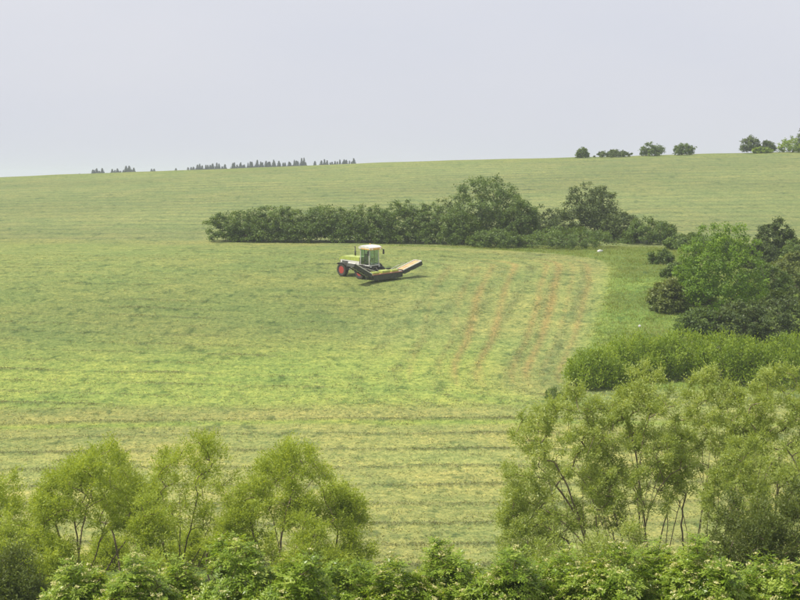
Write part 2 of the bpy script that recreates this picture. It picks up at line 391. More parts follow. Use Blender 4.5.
def skeleton(r, targets, bases, tops, seg=0.5, r_tip=0.012, droop=0.0, up_pen=0.9):
    """grow limbs from the bases to the targets; returns node positions, parents, radii"""
    P = []; par = []; dirs = []
    def path(a_idx, b, c):
        a = P[a_idx]; n = max(2, int(np.linalg.norm(b - a) / seg))
        last = a_idx
        for i in range(1, n + 1):
            t = i / n
            q = (1 - t) ** 2 * a + 2 * t * (1 - t) * c + t * t * b
            if i < n: q = q + r.normal(size=3) * 0.04 * seg
            P.append(q); par.append(last); dirs.append(unit(q - P[last])); last = len(P) - 1
        return last
    P.append(np.array([0, 0, bases[0][2] - 0.1])); par.append(-1); dirs.append(np.array([0, 0, 1.0]))
    nb = [0]
    for b, t in zip(bases, tops):
        P.append(np.array(b, float)); par.append(0); dirs.append(np.array([0, 0, 1.0])); nb.append(len(P) - 1)
        t = np.array(t, float)
        c = 0.5 * (P[-1] + t) + r.normal(size=3) * 0.12 * np.linalg.norm(t - P[-1]); c[2] += 0.1 * np.linalg.norm(t - P[-1])
        path(len(P) - 1, t, c)
    order = np.argsort(np.linalg.norm(targets - np.mean(bases, 0), axis=1))
    ends = []
    for j in order:
        t = targets[j]; A = np.array(P)
        d = np.linalg.norm(A - t, axis=1)
        cost = d + up_pen * np.maximum(0, A[:, 2] - t[2] + 0.25 * d)
        for q in nb: cost[q] += 2.0
        i = int(np.argmin(cost))
        L = d[i]
        c = A[i] + dirs[i] * 0.1 * L + (t - A[i]) * 0.42 + np.array([0, 0, 0.06 * L])
        ends.append((j, path(i, t, c)))
    n = len(P); acc = np.zeros(n); ex = 2.35
    kids = np.zeros(n, int)
    for q in par:
        if q >= 0: kids[q] += 1
    for i in range(n - 1, -1, -1):
        if kids[i] == 0: acc[i] = r_tip ** ex
        if par[i] >= 0: acc[par[i]] += acc[i]
    return np.array(P), np.array(par), acc ** (1 / ex), np.array(dirs), dict(ends)
def limb_mesh(name, P, par, rad, mat, sides=5):
    ch = np.where(par >= 0)[0]; a, b = P[par[ch]], P[ch]
    d = unit(b - a)
    ref = np.where(np.abs(d[:, 2:3]) > 0.9, np.array([[1.0, 0, 0]]), np.array([[0, 0, 1.0]]))
    s = unit(np.cross(d, ref)); t = np.cross(d, s)
    ang = np.arange(sides) / sides * 2 * math.pi
    ring = np.cos(ang)[None, :, None] * s[:, None] + np.sin(ang)[None, :, None] * t[:, None]
    ra = np.minimum(rad[par[ch]], rad[ch] * 1.35)
    A = a[:, None] + ring * ra[:, None, None]; B = b[:, None] + ring * rad[ch][:, None, None]
    v = np.concatenate([A, B], 1).reshape(-1, 3)
    n = len(ch); base = (np.arange(n) * 2 * sides)[:, None]
    i = np.arange(sides); j = (i + 1) % sides
    q = np.stack([i, j, j + sides, i + sides], 1).ravel()[None] + base
    return np_mesh(name, v, q.ravel(), np.full(n * sides, 4), mat, smooth=True)
def leaf_quads(c, d, nrm, length, width):
    """rhombic leaves: centre of the stalk end c, direction d, normal nrm"""
    s = unit(np.cross(d, nrm)); n = len(c)
    L = length[:, None]; W = width[:, None]
    mid = c + d * L * 0.45 + unit(np.cross(s, d)) * L * 0.06
    v = np.stack([c, mid - s * W * 0.5, c + d * L, mid + s * W * 0.5], 1).reshape(-1, 3)
    return v, np.arange(4 * n), np.full(n, 4)
def plant(name, label, cat, group, loc, parts, rz=0.0):
    o = empty(name, loc, 0.0); tag(o, label, cat, group)
    for nm, me in parts:
        q = mesh_obj(nm, me, o)
        if nm in ('flower_heads', 'foliage', 'crown'): q['kind'] = 'stuff'
    return o

def willow(name, label, group, px, y, top, wpx, seed, base_px=None, stems=2, zfrac=0.35, mat='willow', dens=1.0, lobes=7,
           ntar=80, bark='bark', cat='tree', depth=0.85, leaf=(0.13, 0.24), lw=0.032, rt=0.0125, fan=False, shoot=(0.28, 0.66), jit=0.13, ntw0=20, cull=0.3):
    r = np.random.default_rng(seed)
    bx = at(base_px if base_px is not None else px, y); cx = at(px, y); gzz = gz(bx, y)
    H = zrow(y, top) - gzz; W = wpx * y / F
    tuft = 0.42
    ntar = int(ntar * 1.75)
    T = lobed_points(r, ntar, lobes, W - tuft, W * depth - tuft, H * zfrac, H - tuft * 0.9, 0.15 if fan else 0.28, 0.05 if fan else (-0.3 if cat == 'tree' else -0.1), 0.24 if fan else 0.34, 0.72 if fan else 1.0)
    if fan:
        hide = (np.abs(T[:, 0]) < 0.33 * W) & (T[:, 2] < H * (zfrac + 0.62 * (1 - zfrac))) & (r.random(len(T)) < cull)
        T = T[~hide]; ntar = len(T)
    T[:, 0] += cx - bx
    bases = [(r.normal() * 0.12 * stems ** 0.5, r.normal() * 0.12 * stems ** 0.5, -0.25) for _ in range(stems)]
    ctr = np.array([cx - bx, 0, H * (zfrac + 0.22)])
    tops = [np.array([cx - bx, 0, 0]) * 0.7 + np.array([r.uniform(-0.25, 0.25) * W, r.uniform(-0.2, 0.2) * W, H * r.uniform(0.36, 0.52)]) for _ in range(stems)]
    if fan: tops = [np.array([(cx - bx) + (-0.34 + 0.68 * i / max(1, stems - 1) + r.uniform(-0.05, 0.05)) * W, r.uniform(-0.25, 0.25) * W, H * (0.72 - 0.5 * abs(i / max(1, stems - 1) - 0.5)) * r.uniform(0.88, 1.0)]) for i in range(stems)]
    P, par, rad, dirs, ends = skeleton(r, T, bases, tops, 0.4, rt)
    tr = limb_mesh('trunk', P, par, rad, M[bark])
    tk = np.array([ends[j] for j in range(len(T))])
    td = dirs[tk]
    # brush-like tufts of shoots at every branch end, shoots lined with narrow leaves
    ntw = int(ntw0 * dens); nl = 11
    k = len(T)
    out = unit(T - ctr)
    ax = unit(td * 0.5 + out * 0.6 + np.array([0, 0, 0.45]))
    d = unit(np.repeat(ax, ntw, 0) * 0.75 + r.normal(size=(k * ntw, 3)) * 0.62)
    tl = r.uniform(*shoot, k * ntw)
    start = np.repeat(T, ntw, 0) - d * 0.1 + r.normal(size=(k * ntw, 3)) * jit
    tt = r.random(k * ntw) * 0.35 + np.repeat(r.random(k), ntw) * 0.4
    s = np.tile(np.linspace(0.05, 1.0, nl), k * ntw)
    D = np.repeat(d, nl, 0)
    pos = np.repeat(start, nl, 0) + D * (s * np.repeat(tl, nl))[:, None]
    ld = unit(D * 0.75 + r.normal(size=D.shape) * 0.55)
    n = len(pos)
    L = r.uniform(*leaf, n)
    side = unit(np.cross(ld, r.normal(size=(n, 3)) + np.array([0, 0, 0.9]))) * (lw * r.uniform(0.7, 1.3, n) * 0.8)[:, None]
    m_ = pos + ld * (L * 0.4)[:, None]
    v = np.stack([m_ - side, m_ + side, pos + ld * L[:, None]], 1)
    v = v.reshape(-1, 3)
    tint = np.clip(np.repeat(tt, nl) + r.random(n) * 0.35 - 0.05, 0, 1)
    cr = np_mesh('crown', v, np.arange(3 * n), np.full(n, 3), M[mat], {'tint': ('FLOAT', 'FACE', tint)})
    return plant(name, label, cat, group, (bx, y, gzz), [('trunk', tr), ('crown', cr)])

def elder(label, group, px, y, top, wpx, seed, ntar=330, flowers=0.3, name='elder_shrub', mat='elder'):
    r = np.random.default_rng(seed)
    bx = at(px, y); gzz = gz(bx, y); H = zrow(y, top) - gzz; W = wpx * y / F
    T = lobed_points(r, ntar, 11, W * 1.12 - 0.2, W * 1.12 - 0.2, H * 0.42, H - 0.14, 0.14, 0.05, 0.5)
    bases = [(r.normal() * 0.25, r.normal() * 0.25, -0.2) for _ in range(4)]
    tops = [(r.uniform(-0.28, 0.28) * W, r.uniform(-0.28, 0.28) * W, H * r.uniform(0.4, 0.55)) for _ in range(4)]
    sel = r.permutation(ntar)[:110]
    P, par, rad, dirs, ends = skeleton(r, T[sel], bases, tops, 0.3, 0.009)
    st = limb_mesh('stems', P, par, rad, M['stem'])
    ctr = np.array([0, 0, H * 0.5])
    out = unit(T - ctr + r.normal(size=T.shape) * 0.25 + np.array([0, 0, 0.35]))
    # rosettes of pinnate leaves
    nc, nl = 8, 7
    k = ntar
    az = unit(np.cross(np.repeat(out, nc, 0), r.normal(size=(k * nc, 3))))
    cd = unit(az * 1.0 + np.repeat(out, nc, 0) * r.uniform(0.1, 0.9, (k * nc, 1)) + np.array([0, 0, -0.1]))
    cl = r.uniform(0.14, 0.25, k * nc)
    cn = unit(np.repeat(out, nc, 0) + np.array([0, 0, 0.5]) + r.normal(size=cd.shape) * 0.25)
    cs = unit(np.cross(cd, cn))
    st0 = np.repeat(T, nc, 0) + r.normal(size=cd.shape) * 0.06
    ts = np.array([0.35, 0.35, 0.62, 0.62, 0.86, 0.86, 1.0]); sg = np.array([1, -1, 1, -1, 1, -1, 0])
    D = np.repeat(cd, nl, 0); S = np.repeat(cs, nl, 0); SG = np.tile(sg, k * nc)[:, None]
    pos = np.repeat(st0, nl, 0) + D * (np.tile(ts, k * nc) * np.repeat(cl, nl))[:, None]
    ld = unit(D * np.where(SG == 0, 1.0, 0.45) + S * SG * 0.9 + r.normal(size=D.shape) * 0.15 + np.array([0, 0, -0.12]))
    n = len(pos)
    L = r.uniform(0.075, 0.125, n)
    v, lo, si = leaf_quads(pos, ld, np.repeat(cn, nl, 0) + r.normal(size=D.shape) * 0.22, L, L * 0.46)
    tint = np.clip(np.repeat(r.random(k) * 0.45, nc * nl) + np.repeat(r.random(k * nc) * 0.3, nl) + r.random(n) * 0.3 - 0.03, 0, 1)
    cr = np_mesh('foliage', v, lo, si, M[mat], {'tint': ('FLOAT', 'FACE', tint)})
    parts = [('stems', st), ('foliage', cr)]
    # flat cream flower heads on the upper shoots
    fs = np.where((r.random(k) < flowers) & (out[:, 2] > 0.1))[0]
    if len(fs):
        m = 22
        nrm = unit(out[fs] * 0.6 + np.array([0, 0, 0.8])); c = T[fs] + nrm * 0.2
        a1 = unit(np.cross(nrm, r.normal(size=nrm.shape))); a2 = np.cross(nrm, a1)
        rr = np.sqrt(r.random((len(fs), m))) * r.uniform(0.06, 0.11, (len(fs), 1)); th = r.random((len(fs), m)) * 6.283
        q = c[:, None] + a1[:, None] * (rr * np.cos(th))[..., None] + a2[:, None] * (rr * np.sin(th))[..., None] - nrm[:, None] * (rr ** 2 * 2.5)[..., None]
        q = q.reshape(-1, 3); dd = unit(r.normal(size=q.shape)); nn = unit(np.repeat(nrm, m, 0) + r.normal(size=q.shape) * 0.5)
        dd = unit(np.cross(dd, nn)); Lf = r.uniform(0.03, 0.055, len(q))
        v, lo, si = leaf_quads(q, dd, nn, Lf, Lf * 0.9)
        parts.append(('flower_heads', np_mesh('flowers', v, lo, si, M['flower'], {'tint': ('FLOAT', 'FACE', r.random(len(q)))})))
    return plant(name, label, 'shrub', group, (bx, y, gzz), parts)

def bush(name, label, group, px, y, top, wpx, seed, mat='mid', zfrac=0.06, lobes=9, ntar=150, per=42, leaf=(0.13, 0.24), clump=0.42,
         cat='shrub', stems=3, bark='bark_dark', depth=0.9, shell=0.26, base=None, upright=0.0, wide=0.66, low=-0.3):
    r = np.random.default_rng(seed)
    bx = at(px, y); gzz = gz(bx, y); H = zrow(y, top) - gzz; W = wpx * y / F
    clump = min(clump, W * 0.16, H * 0.2)
    ntar = int(ntar * 1.45); per = int(per * 1.15)
    T = lobed_points(r, ntar, lobes + 4, W - clump * 1.2, W * depth - clump * 1.2, max(H * zfrac, clump * 0.5), H - clump * 0.7, shell, low, 0.28, 0.7)
    bases = [(r.normal() * 0.06 * W * (stems > 1), r.normal() * 0.06 * W * (stems > 1), -0.25) for _ in range(stems)]
    tops = [(r.uniform(-0.2, 0.2) * W, r.uniform(-0.2, 0.2) * W, H * r.uniform(0.3, 0.45)) for _ in range(stems)]
    sel = r.permutation(ntar)[:70]
    P, par, rad, dirs, ends = skeleton(r, T[sel], bases, tops, max(0.35, H * 0.09), 0.014)
    tr = limb_mesh('trunk', P, par, rad, M[bark], 4)
    ctr = np.array([0, 0, H * 0.45])
    out = unit(T - ctr)
    n = ntar * per
    O = np.repeat(out, per, 0)
    off = unit(r.normal(size=(n, 3)) + O * 0.3) * (clump * r.random(n) ** 0.6)[:, None] * np.repeat(r.uniform(0.65, 1.2, ntar), per)[:, None]
    off[:, 2] *= 0.8 + upright
    pos = np.repeat(T, per, 0) + off
    pos[:, 2] = np.maximum(pos[:, 2], 0.02)
    ld = unit(r.normal(size=(n, 3)) * np.array([1, 1, 0.6]) + O * 0.35 + np.array([0, 0, upright * 1.6]))
    nn = unit(O * 0.8 + np.array([0, 0, 0.7]) + r.normal(size=(n, 3)) * 0.42)
    L = r.uniform(*leaf, n) * 1.15
    v, lo, si = leaf_quads(pos, ld, nn, L, L * wide)
    tint = np.clip(np.repeat(r.random(ntar) * 0.6, per) + r.random(n) * 0.35, 0, 1)
    cr = np_mesh('crown', v, lo, si, M[mat], {'tint': ('FLOAT', 'FACE', tint)})
    return plant(name, label, cat, group, (bx, y, gzz), [('trunk', tr), ('crown', cr)])

# --- willows at the left, on the valley floor
GW = 'willows at the left of the valley floor'
willow('willow_tree', 'thin willow cut off by the left edge of the picture', GW, -8, 79, 468, 95, 101, 3, 2, 0.3, ntar=50)
willow('willow_tree', 'willow with dark forked trunk, largest of the left group', GW, 88, 78, 436, 122, 102, 79, 5, 0.46, ntar=92, lobes=8, fan=True, cull=0.12)
willow('willow_tree', 'slim single-stemmed willow just behind the forked willow', GW, 118, 83, 446, 62, 103, 117, 1, 0.45, ntar=36, lobes=5)
willow('willow_tree', 'open willow with bare dark limbs between the two rounded willows', GW, 188, 82, 431, 102, 104, 178, 6, 0.42, ntar=54, lobes=9, dens=0.9, bark='bark_dark', fan=True, cull=0.12)
willow('willow_tree', 'rounded willow at the right of the left group', GW, 291, 80, 438, 108, 105, 284, 5, 0.46, ntar=88, lobes=8, fan=True, cull=0.12)
willow('willow_tree', 'small willow crown reaching out at the right end of the left group', GW, 346, 81, 481, 48, 106, 326, 1, 0.62, ntar=24, lobes=4)
willow('willow_bush', 'low domed willow bush below the rounded willow', GW, 312, 76, 512, 92, 107, None, 4, 0.2, ntar=62, cat='shrub')
willow('willow_bush', 'willow bush at the foot of the small reaching crown', GW, 350, 79, 520, 50, 108, None, 3, 0.15, ntar=34, cat='shrub')
willow('willow_tree', 'small young willow with a thin forked stem beside the forked willow', GW, 147, 76, 494, 52, 109, 146, 1, 0.45, ntar=26, lobes=5)
willow('willow_tree', 'small willow with several thin stems left of the rounded willow', GW, 232, 80, 482, 64, 110, 214, 2, 0.4, ntar=30, lobes=5)
willow('willow_bush', 'soft pale green willow bush at the left beside the forked trunk', GW, 30, 76, 500, 100, 111, None, 4, 0.12, ntar=75, cat='shrub')
willow('willow_bush', 'dull green willow bush in the bottom left corner', GW, 8, 66, 542, 96, 112, None, 4, 0.1, ntar=80, cat='shrub', mat='scrub')
for k, (px, yy, tp, w, lb) in enumerate((( 105, 88, 530, 60, 'low scrub behind the forked trunk'), (190, 88, 527, 70, 'low scrub behind the open bare-limbed willow'),
                                         (250, 87, 530, 60, 'low scrub left of the domed willow bush'), (150, 73, 549, 60, 'low scrub just over the elder hedge below the young willow'))):
    willow('willow_bush', lb, GW, px, yy, tp, w, 120 + k, None, 3, 0.1, ntar=30, cat='shrub')

# --- grey willows at the right
GR = 'tall grey willows at the right'
willow('grey_willow_tree', 'grey willow leaning left with slanting stems, leftmost of the right group', GR, 562, 78, 378, 134, 201, 606, 13, 0.3, 'willow_grey', 0.9, 9, 120, rt=0.012, fan=True, shoot=(0.22, 0.55), jit=0.1, ntw0=23)
willow('grey_willow_tree', 'multi-stemmed grey willow with a cluster of upright dark trunks', GR, 642, 78, 359, 122, 202, 654, 13, 0.4, 'willow_grey', 0.9, 9, 120, rt=0.012, fan=True, shoot=(0.22, 0.55), jit=0.1, ntw0=23)
willow('grey_willow_tree', 'grey willow with flat top and tall bare stems, third of the right group', GR, 712, 80, 364, 112, 203, 694, 9, 0.5, 'willow_grey', 0.9, 8, 88, rt=0.012, fan=True, shoot=(0.22, 0.55), jit=0.1, ntw0=23)
willow('grey_willow_tree', 'grey willow at the right edge with flat high crown', GR, 778, 79, 364, 104, 204, 770, 9, 0.5, 'willow_grey', 0.9, 8, 88, rt=0.012, fan=True, shoot=(0.22, 0.55), jit=0.1, ntw0=23)
willow('grey_willow_tree', 'short round-headed willow in front of the flat-topped willow', GR, 742, 74, 432, 72, 205, 734, 5, 0.5, 'willow_grey', 0.9, 6, 36, rt=0.012, fan=True, shoot=(0.2, 0.5), jit=0.09, ntw0=24)
willow('grey_willow_tree', 'willow with a trunk sloping up to the right edge', GR, 800, 75, 440, 100, 206, 722, 3, 0.45, 'willow_grey', 0.9, 7, 50, fan=True, bark='bark_dark', rt=0.02)
willow('grey_willow_tree', 'low spreading willow limb with drooping foliage beside the leaning willow', GR, 534, 77, 470, 76, 207, 578, 2, 0.2, 'willow_grey', 0.9, 6, 50)
willow('willow_bush', 'dark dense scrub willow at the lower right', GR, 745, 68, 496, 130, 208, None, 5, 0.1, 'scrub', 1.0, 8, 110, cat='shrub')
willow('willow_bush', 'dark scrub willow at the right edge above the elder hedge', GR, 802, 69, 478, 100, 209, None, 5, 0.1, 'scrub', 1.0, 7, 80, cat='shrub')
willow('willow_bush', 'pale low willow bush under the upright dark trunks', GR, 618, 72, 520, 96, 210, None, 4, 0.1, 'willow_grey', 1.0, 6, 60, cat='shrub')
willow('willow_bush', 'pale low willow bush under the leaning willow', GR, 548, 72, 532, 70, 211, None, 4, 0.1, 'willow_grey', 1.0, 6, 44, cat='shrub')

# --- elder hedge along the bottom
GE = 'flowering elder shrubs along the bottom'
for k, (px, yy, tp, w, fl, lb) in enumerate((
    (78, 46, 558, 92, .35, 'leftmost flowering elder of the bottom hedge'),
    (128, 44, 553, 90, .35, 'flowering elder under the forked willow trunk'),
    (182, 46, 553, 92, .25, 'elder under the open bare-limbed willow'),
    (238, 45, 531, 104, .22, 'tallest elder of the left half of the bottom hedge'),
    (292, 44, 549, 92, .08, 'dark elder with few flowers under the rounded willow'),
    (345, 46, 559, 92, .08, 'elder with few flowers under the domed willow bush'),
    (398, 45, 557, 88, .4, 'flowering elder below the open gap in the field'),
    (452, 46, 538, 88, .4, 'elder with a raised flowering tip right of the gap'),
    (506, 45, 543, 96, .3, 'flowering elder under the low spreading willow limb'),
    (560, 46, 546, 92, .35, 'flowering elder under the pale low willow bush'),
    (612, 45, 546, 92, .3, 'elder under the leaning grey willow stems'),
    (664, 46, 538, 94, .35, 'flowering elder below the cluster of upright trunks'),
    (712, 44, 533, 90, .4, 'pale-flowered elder with bare stems showing, below the dark scrub willow'),
    (762, 45, 553, 86, .35, 'second elder from the right edge'),
    (806, 44, 563, 80, .3, 'elder cut off by the bottom right corner'))):
    elder(lb, GE, px, yy, tp, w, 300 + k, flowers=fl * 1.5, ntar=290)

# --- lime green thicket right of the field
GL = 'lime green thicket right of the field'
for k, (px, yy, tp, w, lb) in enumerate(((598, 145, 347, 72, 'lime green bush at the left end of the thicket'), (636, 148, 331, 84, 'second lime green bush of the thicket from the field'),
                                         (684, 149, 328, 84, 'lime green bush in the middle of the thicket'), (734, 147, 332, 84, 'fourth lime green bush of the thicket from the field'),
                                         (786, 146, 331, 86, 'lime green bush at the right edge of the picture'))):
    bush('thicket_bush', lb, GL, px, yy, tp, w, 400 + k, 'lime', ntar=210, per=44, leaf=(0.12, 0.24), clump=0.55, upright=0.7, wide=0.38)
bush('weed_clump', 'small grey-green weed clump at the left foot of the lime green thicket', None, 562, 139, 388, 34, 410, 'grass_mix' if 'grass_mix' in M else 'mid', ntar=30, per=40, leaf=(0.1, 0.22), upright=0.6, wide=0.25, cat='plant')

# --- trees and bushes on the bank at the right
GB = 'trees and bushes on the bank at the right'
bush('field_maple_tree', 'bright green broad tree standing out on the right bank', GB, 722, 177, 221, 100, 501, 'green', 0.03, 13, 280, 48, (0.13, 0.23), 0.6, 'tree', 1, 'bark_dark')
bush('dark_tree', 'dark green tree behind the bright green tree at the right', GB, 776, 212, 217, 44, 502, 'dark', 0.15, 7, 110, 44, (0.16, 0.28), 0.5, 'tree', 1)
for k, (nm, px, yy, tp, w, mt, lb) in enumerate((
    ('bank_bush', 669, 177, 277, 44, 'olive', 'yellowish bush at the left foot of the bright green tree'),
    ('bank_bush', 690, 182, 258, 46, 'green', 'bright green bush leaning on the left side of the bright tree'),
    ('bank_bush', 796, 188, 250, 62, 'olive', 'pale olive bush at the right edge behind the dark bushes'),
    ('bank_bush', 786, 164, 287, 76, 'dark', 'large dark bush at the right edge'),
    ('bank_bush', 742, 164, 298, 64, 'dark', 'dark grey-green bush below the bright green tree'),
    ('bank_bush', 703, 166, 307, 54, 'mid', 'low bush below the left side of the bright green tree'),
    ('bank_bush', 766, 182, 262, 56, 'mid', 'bush between the bright green tree and the right edge'),
    ('bank_bush', 757, 204, 240, 44, 'dark', 'dark bush between the bright green tree and the dark tree'),
    ('bank_bush', 803, 206, 236, 44, 'mid', 'bush at the right edge beside the dark tree'),
    ('bank_bush', 716, 218, 234, 52, 'mid', 'bush half hidden behind the top of the bright green tree'),
    ('bank_bush', 678, 196, 262, 34, 'mid', 'small rounded bush left of the bright green tree'))):
    bush(nm, lb, GB, px, yy, tp, w, 510 + k, mt, ntar=130, per=42, leaf=(0.13, 0.24), clump=0.45)

# --- the copse in the middle distance
GC = 'copse behind the mown field'
bush('copse_tree', 'tall rounded tree, highest of the copse', GC, 488, 243, 174, 84, 601, 'mid', 0.08, 11, 270, 50, (0.15, 0.27), 0.75, 'tree', 2)
bush('copse_tree', 'round dark tree rising at the right of the copse', GC, 590, 247, 181, 62, 602, 'dark', 0.1, 8, 180, 50, (0.15, 0.27), 0.7, 'tree', 1)
for k, (px, yy, tp, w, mt, lb) in enumerate((
    (456, 238, 207, 46, 'mid', 'bush at the left foot of the highest copse tree'),
    (520, 239, 196, 44, 'mid', 'bushy tree leaning on the right side of the highest copse tree'),
    (545, 244, 204, 58, 'dark', 'dark bush in the dip between the two copse trees'),
    (570, 233, 224, 108, 'mid', 'broad low green bush in front of the copse'),
    (498, 233, 228, 66, 'mid', 'low bush at the foot of the highest copse tree'),
    (622, 243, 209, 46, 'dark', 'dark bush right of the round dark tree'),
    (650, 240, 215, 56, 'mid', 'rounded bush at the right end of the copse'),
    (688, 228, 232, 50, 'mid', 'low bush between the copse and the bright green tree'),
    (660, 208, 248, 28, 'mid', 'small lone grey bush in the meadow strip'))):
    bush('copse_bush', lb, GC, px, yy, tp, w, 610 + k, mt, ntar=110 if w > 30 else 45, per=50, leaf=(0.14, 0.25), clump=0.6)

# --- the long hedge left of the copse
GH = 'shrubs of the long hedge behind the mowing machine'
ordn = ['first', 'second', 'third', 'fourth', 'fifth', 'sixth', 'seventh', 'eighth', 'ninth', 'tenth']
tops = [209, 206, 205, 206, 205, 206, 204, 202, 199, 198]
for k in range(10):
    px = 229 + 22.8 * k
    bush('hedge_shrub', '%s shrub of the long hedge counted from its left end' % ordn[k], GH, px, 247 - 0.7 * k, tops[k], 54, 640 + k,
         'mid', ntar=100, per=50, leaf=(0.14, 0.25), clump=0.6, lobes=7)

# --- bushes on the skyline
GS = 'bushes on the skyline at the right'
for k, (px, tp, w, mt, cat, lb) in enumerate((
    (582, 147.5, 13, 'mid', 'tree', 'small round tree on the skyline, leftmost of the right-hand row'),
    (613, 149.5, 38, 'dark', 'shrub', 'long low bush on the skyline'),
    (651, 141.5, 26, 'mid', 'tree', 'wind-swept bushy tree on the skyline beside the long low bush'),
    (683, 143, 22, 'mid', 'tree', 'slanting bushy tree on the skyline right of the wind-swept one'),
    (750, 135, 24, 'dark', 'tree', 'dark pointed tree on the skyline at the right'),
    (767, 140, 16, 'dark', 'tree', 'dark round tree beside the pointed skyline tree'),
    (762, 147, 22, 'lime', 'shrub', 'light green bush under the dark skyline trees'),
    (793, 136, 32, 'lime', 'shrub', 'light green bush on the skyline at the right edge'),
    (804, 124, 16, 'dark', 'tree', 'dark tree cut off by the right edge on the skyline'))):
    bush('skyline_bush' if cat == 'shrub' else 'skyline_tree', lb, GS, px, 448 if k != 6 else 445, tp, w, 700 + k, mt, 0.1, 6, 60, 36, (0.2, 0.4), 0.7, cat, 2 if cat == 'tree' else 3)

# --- far conifers beyond the crest
def conifer_mesh(seed, H, W):
    r = np.random.default_rng(seed); n = 1500
    z = H * (0.08 + 0.91 * r.random(n) ** 0.75); rr = W * 0.5 * (1 - z / H) * (0.75 + 0.5 * r.random(n)) + 0.1
    th = r.random(n) * 6.283; t = r.random(n)
    c = np.stack([np.cos(th) * rr * t, np.sin(th) * rr * t, z - 0.25 * rr * t], 1)
    d = unit(r.normal(size=(n, 3)) * np.array([1, 1, 0.5])); nn = unit(r.normal(size=(n, 3)))
    L = r.uniform(1.1, 2.0, n) * np.clip(2.2 * (1 - z / H), 0.25, 1)
    v, lo, si = leaf_quads(c, d, nn, L, L * 0.8)
    a = np.arange(6) / 6 * 6.283; rad = H * 0.012
    k = len(v)
    tv = np.concatenate([np.stack([np.cos(a) * rad, np.sin(a) * rad, np.full(6, -0.5)], 1), [[0, 0, H * 0.99]]])
    tl = np.concatenate([[k + i, k + (i + 1) % 6, k + 6] for i in range(6)])
    return np_mesh('conifer_tree', np.vstack([v, tv]), np.concatenate([lo, tl]), np.concatenate([si, np.full(6, 3)]), M['conifer'],
                   {'tint': ('FLOAT', 'FACE', np.concatenate([r.random(n), np.zeros(6)]))})
con = [conifer_mesh(800 + i, 13, 10.5 + i * 1.4) for i in range(5)]
r = np.random.default_rng(88)
spots = []
CLUMP = {76: 'one of the two leftmost far conifers on the skyline', 92: 'far conifer in the second small clump from the left on the skyline',
         111: 'far conifer in the third clump from the left on the skyline', 151: 'one of a lone pair of far conifers on the left skyline',
         176: 'lone small far conifer between two clumps on the left skyline', 188: 'far conifer in the long low clump on the skyline left of the hedge end',
         232: 'far conifer in the clump on the skyline above the left end of the hedge', 257: 'far conifer in the longest and tallest clump on the left skyline',
         316: 'lone pointed far conifer right of the tallest clump on the skyline', 321: 'far conifer in the rightmost clump of the far tree line'}
for a, b, n, t0, t1 in ((76, 81, 2, 173, 172), (92, 104, 5, 171.5, 169), (111, 136, 10, 170, 166.5), (151, 157, 2, 168.5, 169), (176, 176, 1, 167, 167),
                        (188, 226, 14, 166.5, 163.5), (232, 254, 9, 164.5, 162.5), (257, 308, 20, 161, 159.5), (316, 316, 1, 158.5, 158.5), (321, 356, 14, 161, 160)):
    for i in range(n):
        f = (i + 0.5) / n
        spots.append((a + (b - a) * f + r.uniform(-1, 1), t0 + (t1 - t0) * f + r.uniform(-2.2, 2.6), CLUMP[a]))
for i, (px, tp, lb) in enumerate(spots):
    yy = 1180 + r.uniform(-40, 40); x = at(px, yy); zg = gz(x, yy); H = zrow(yy, tp) - zg
    o = mesh_obj('conifer_tree', con[i % 5]); o.location = (x, yy, zg); o.rotation_euler = (0, 0, r.uniform(0, 6.28))
    s = H / 13; o.scale = (r.uniform(0.85, 1.25), r.uniform(0.85, 1.25), s)
    tag(o, lb, 'tree', 'far conifers: ' + lb.replace('one of ', '').replace('far conifer in ', ''))

# ------------------------------------------------------------------ the self-propelled mowing machine
M['lime_paint'] = plain_mat('lime_paint', (0.46, 0.55, 0.10), 0.45, var=0.3, scale=3, spec=0.5, dirt=(0.30, 0.34, 0.10))
M['white_paint'] = plain_mat('white_paint', (0.78, 0.77, 0.72), 0.4, var=0.2, scale=3, spec=0.5, dirt=(0.55, 0.52, 0.44))
M['grey_paint'] = plain_mat('grey_paint', (0.42, 0.42, 0.38), 0.5, var=0.4, scale=4)
M['black_metal'] = plain_mat('black_metal', (0.035, 0.035, 0.035), 0.55, var=0.4, scale=5, dirt=(0.06, 0.055, 0.045))
M['rubber'] = plain_mat('tyre_rubber', (0.03, 0.03, 0.03), 0.85, var=0.4, scale=8, dirt=(0.09, 0.08, 0.06), bump=0.2)
M['red_paint'] = plain_mat('red_rim_paint', (0.45, 0.035, 0.035), 0.5, var=0.3, scale=5, dirt=(0.34, 0.09, 0.07))
M['orange'] = plain_mat('tan_paint', (0.62, 0.44, 0.20), 0.55, var=0.3, scale=4, dirt=(0.48, 0.31, 0.14))
M['amber'] = plain_mat('amber_fascia', (0.72, 0.42, 0.10), 0.4, var=0.15)
M['rust'] = plain_mat('red_brown_rail', (0.38, 0.17, 0.12), 0.6, var=0.3)
M['curtain'] = plain_mat('rubber_curtain', (0.045, 0.048, 0.045), 0.8, var=0.45, scale=3, dirt=(0.085, 0.09, 0.06))
M['lamp'] = plain_mat('lamp_glass', (0.8, 0.8, 0.76), 0.15, var=0.1, spec=0.7)
m, n, l = new_mat('cab_glass')
gl = n.new('ShaderNodeBsdfGlossy'); gl.inputs['Roughness'].default_value = 0.06; gl.inputs['Color'].default_value = (0.8, 0.9, 0.92, 1)
tr_ = n.new('ShaderNodeBsdfTransparent'); tr_.inputs['Color'].default_value = (0.78, 0.86, 0.88, 1)
ms = n.new('ShaderNodeMixShader'); oo = n.new('ShaderNodeOutputMaterial')
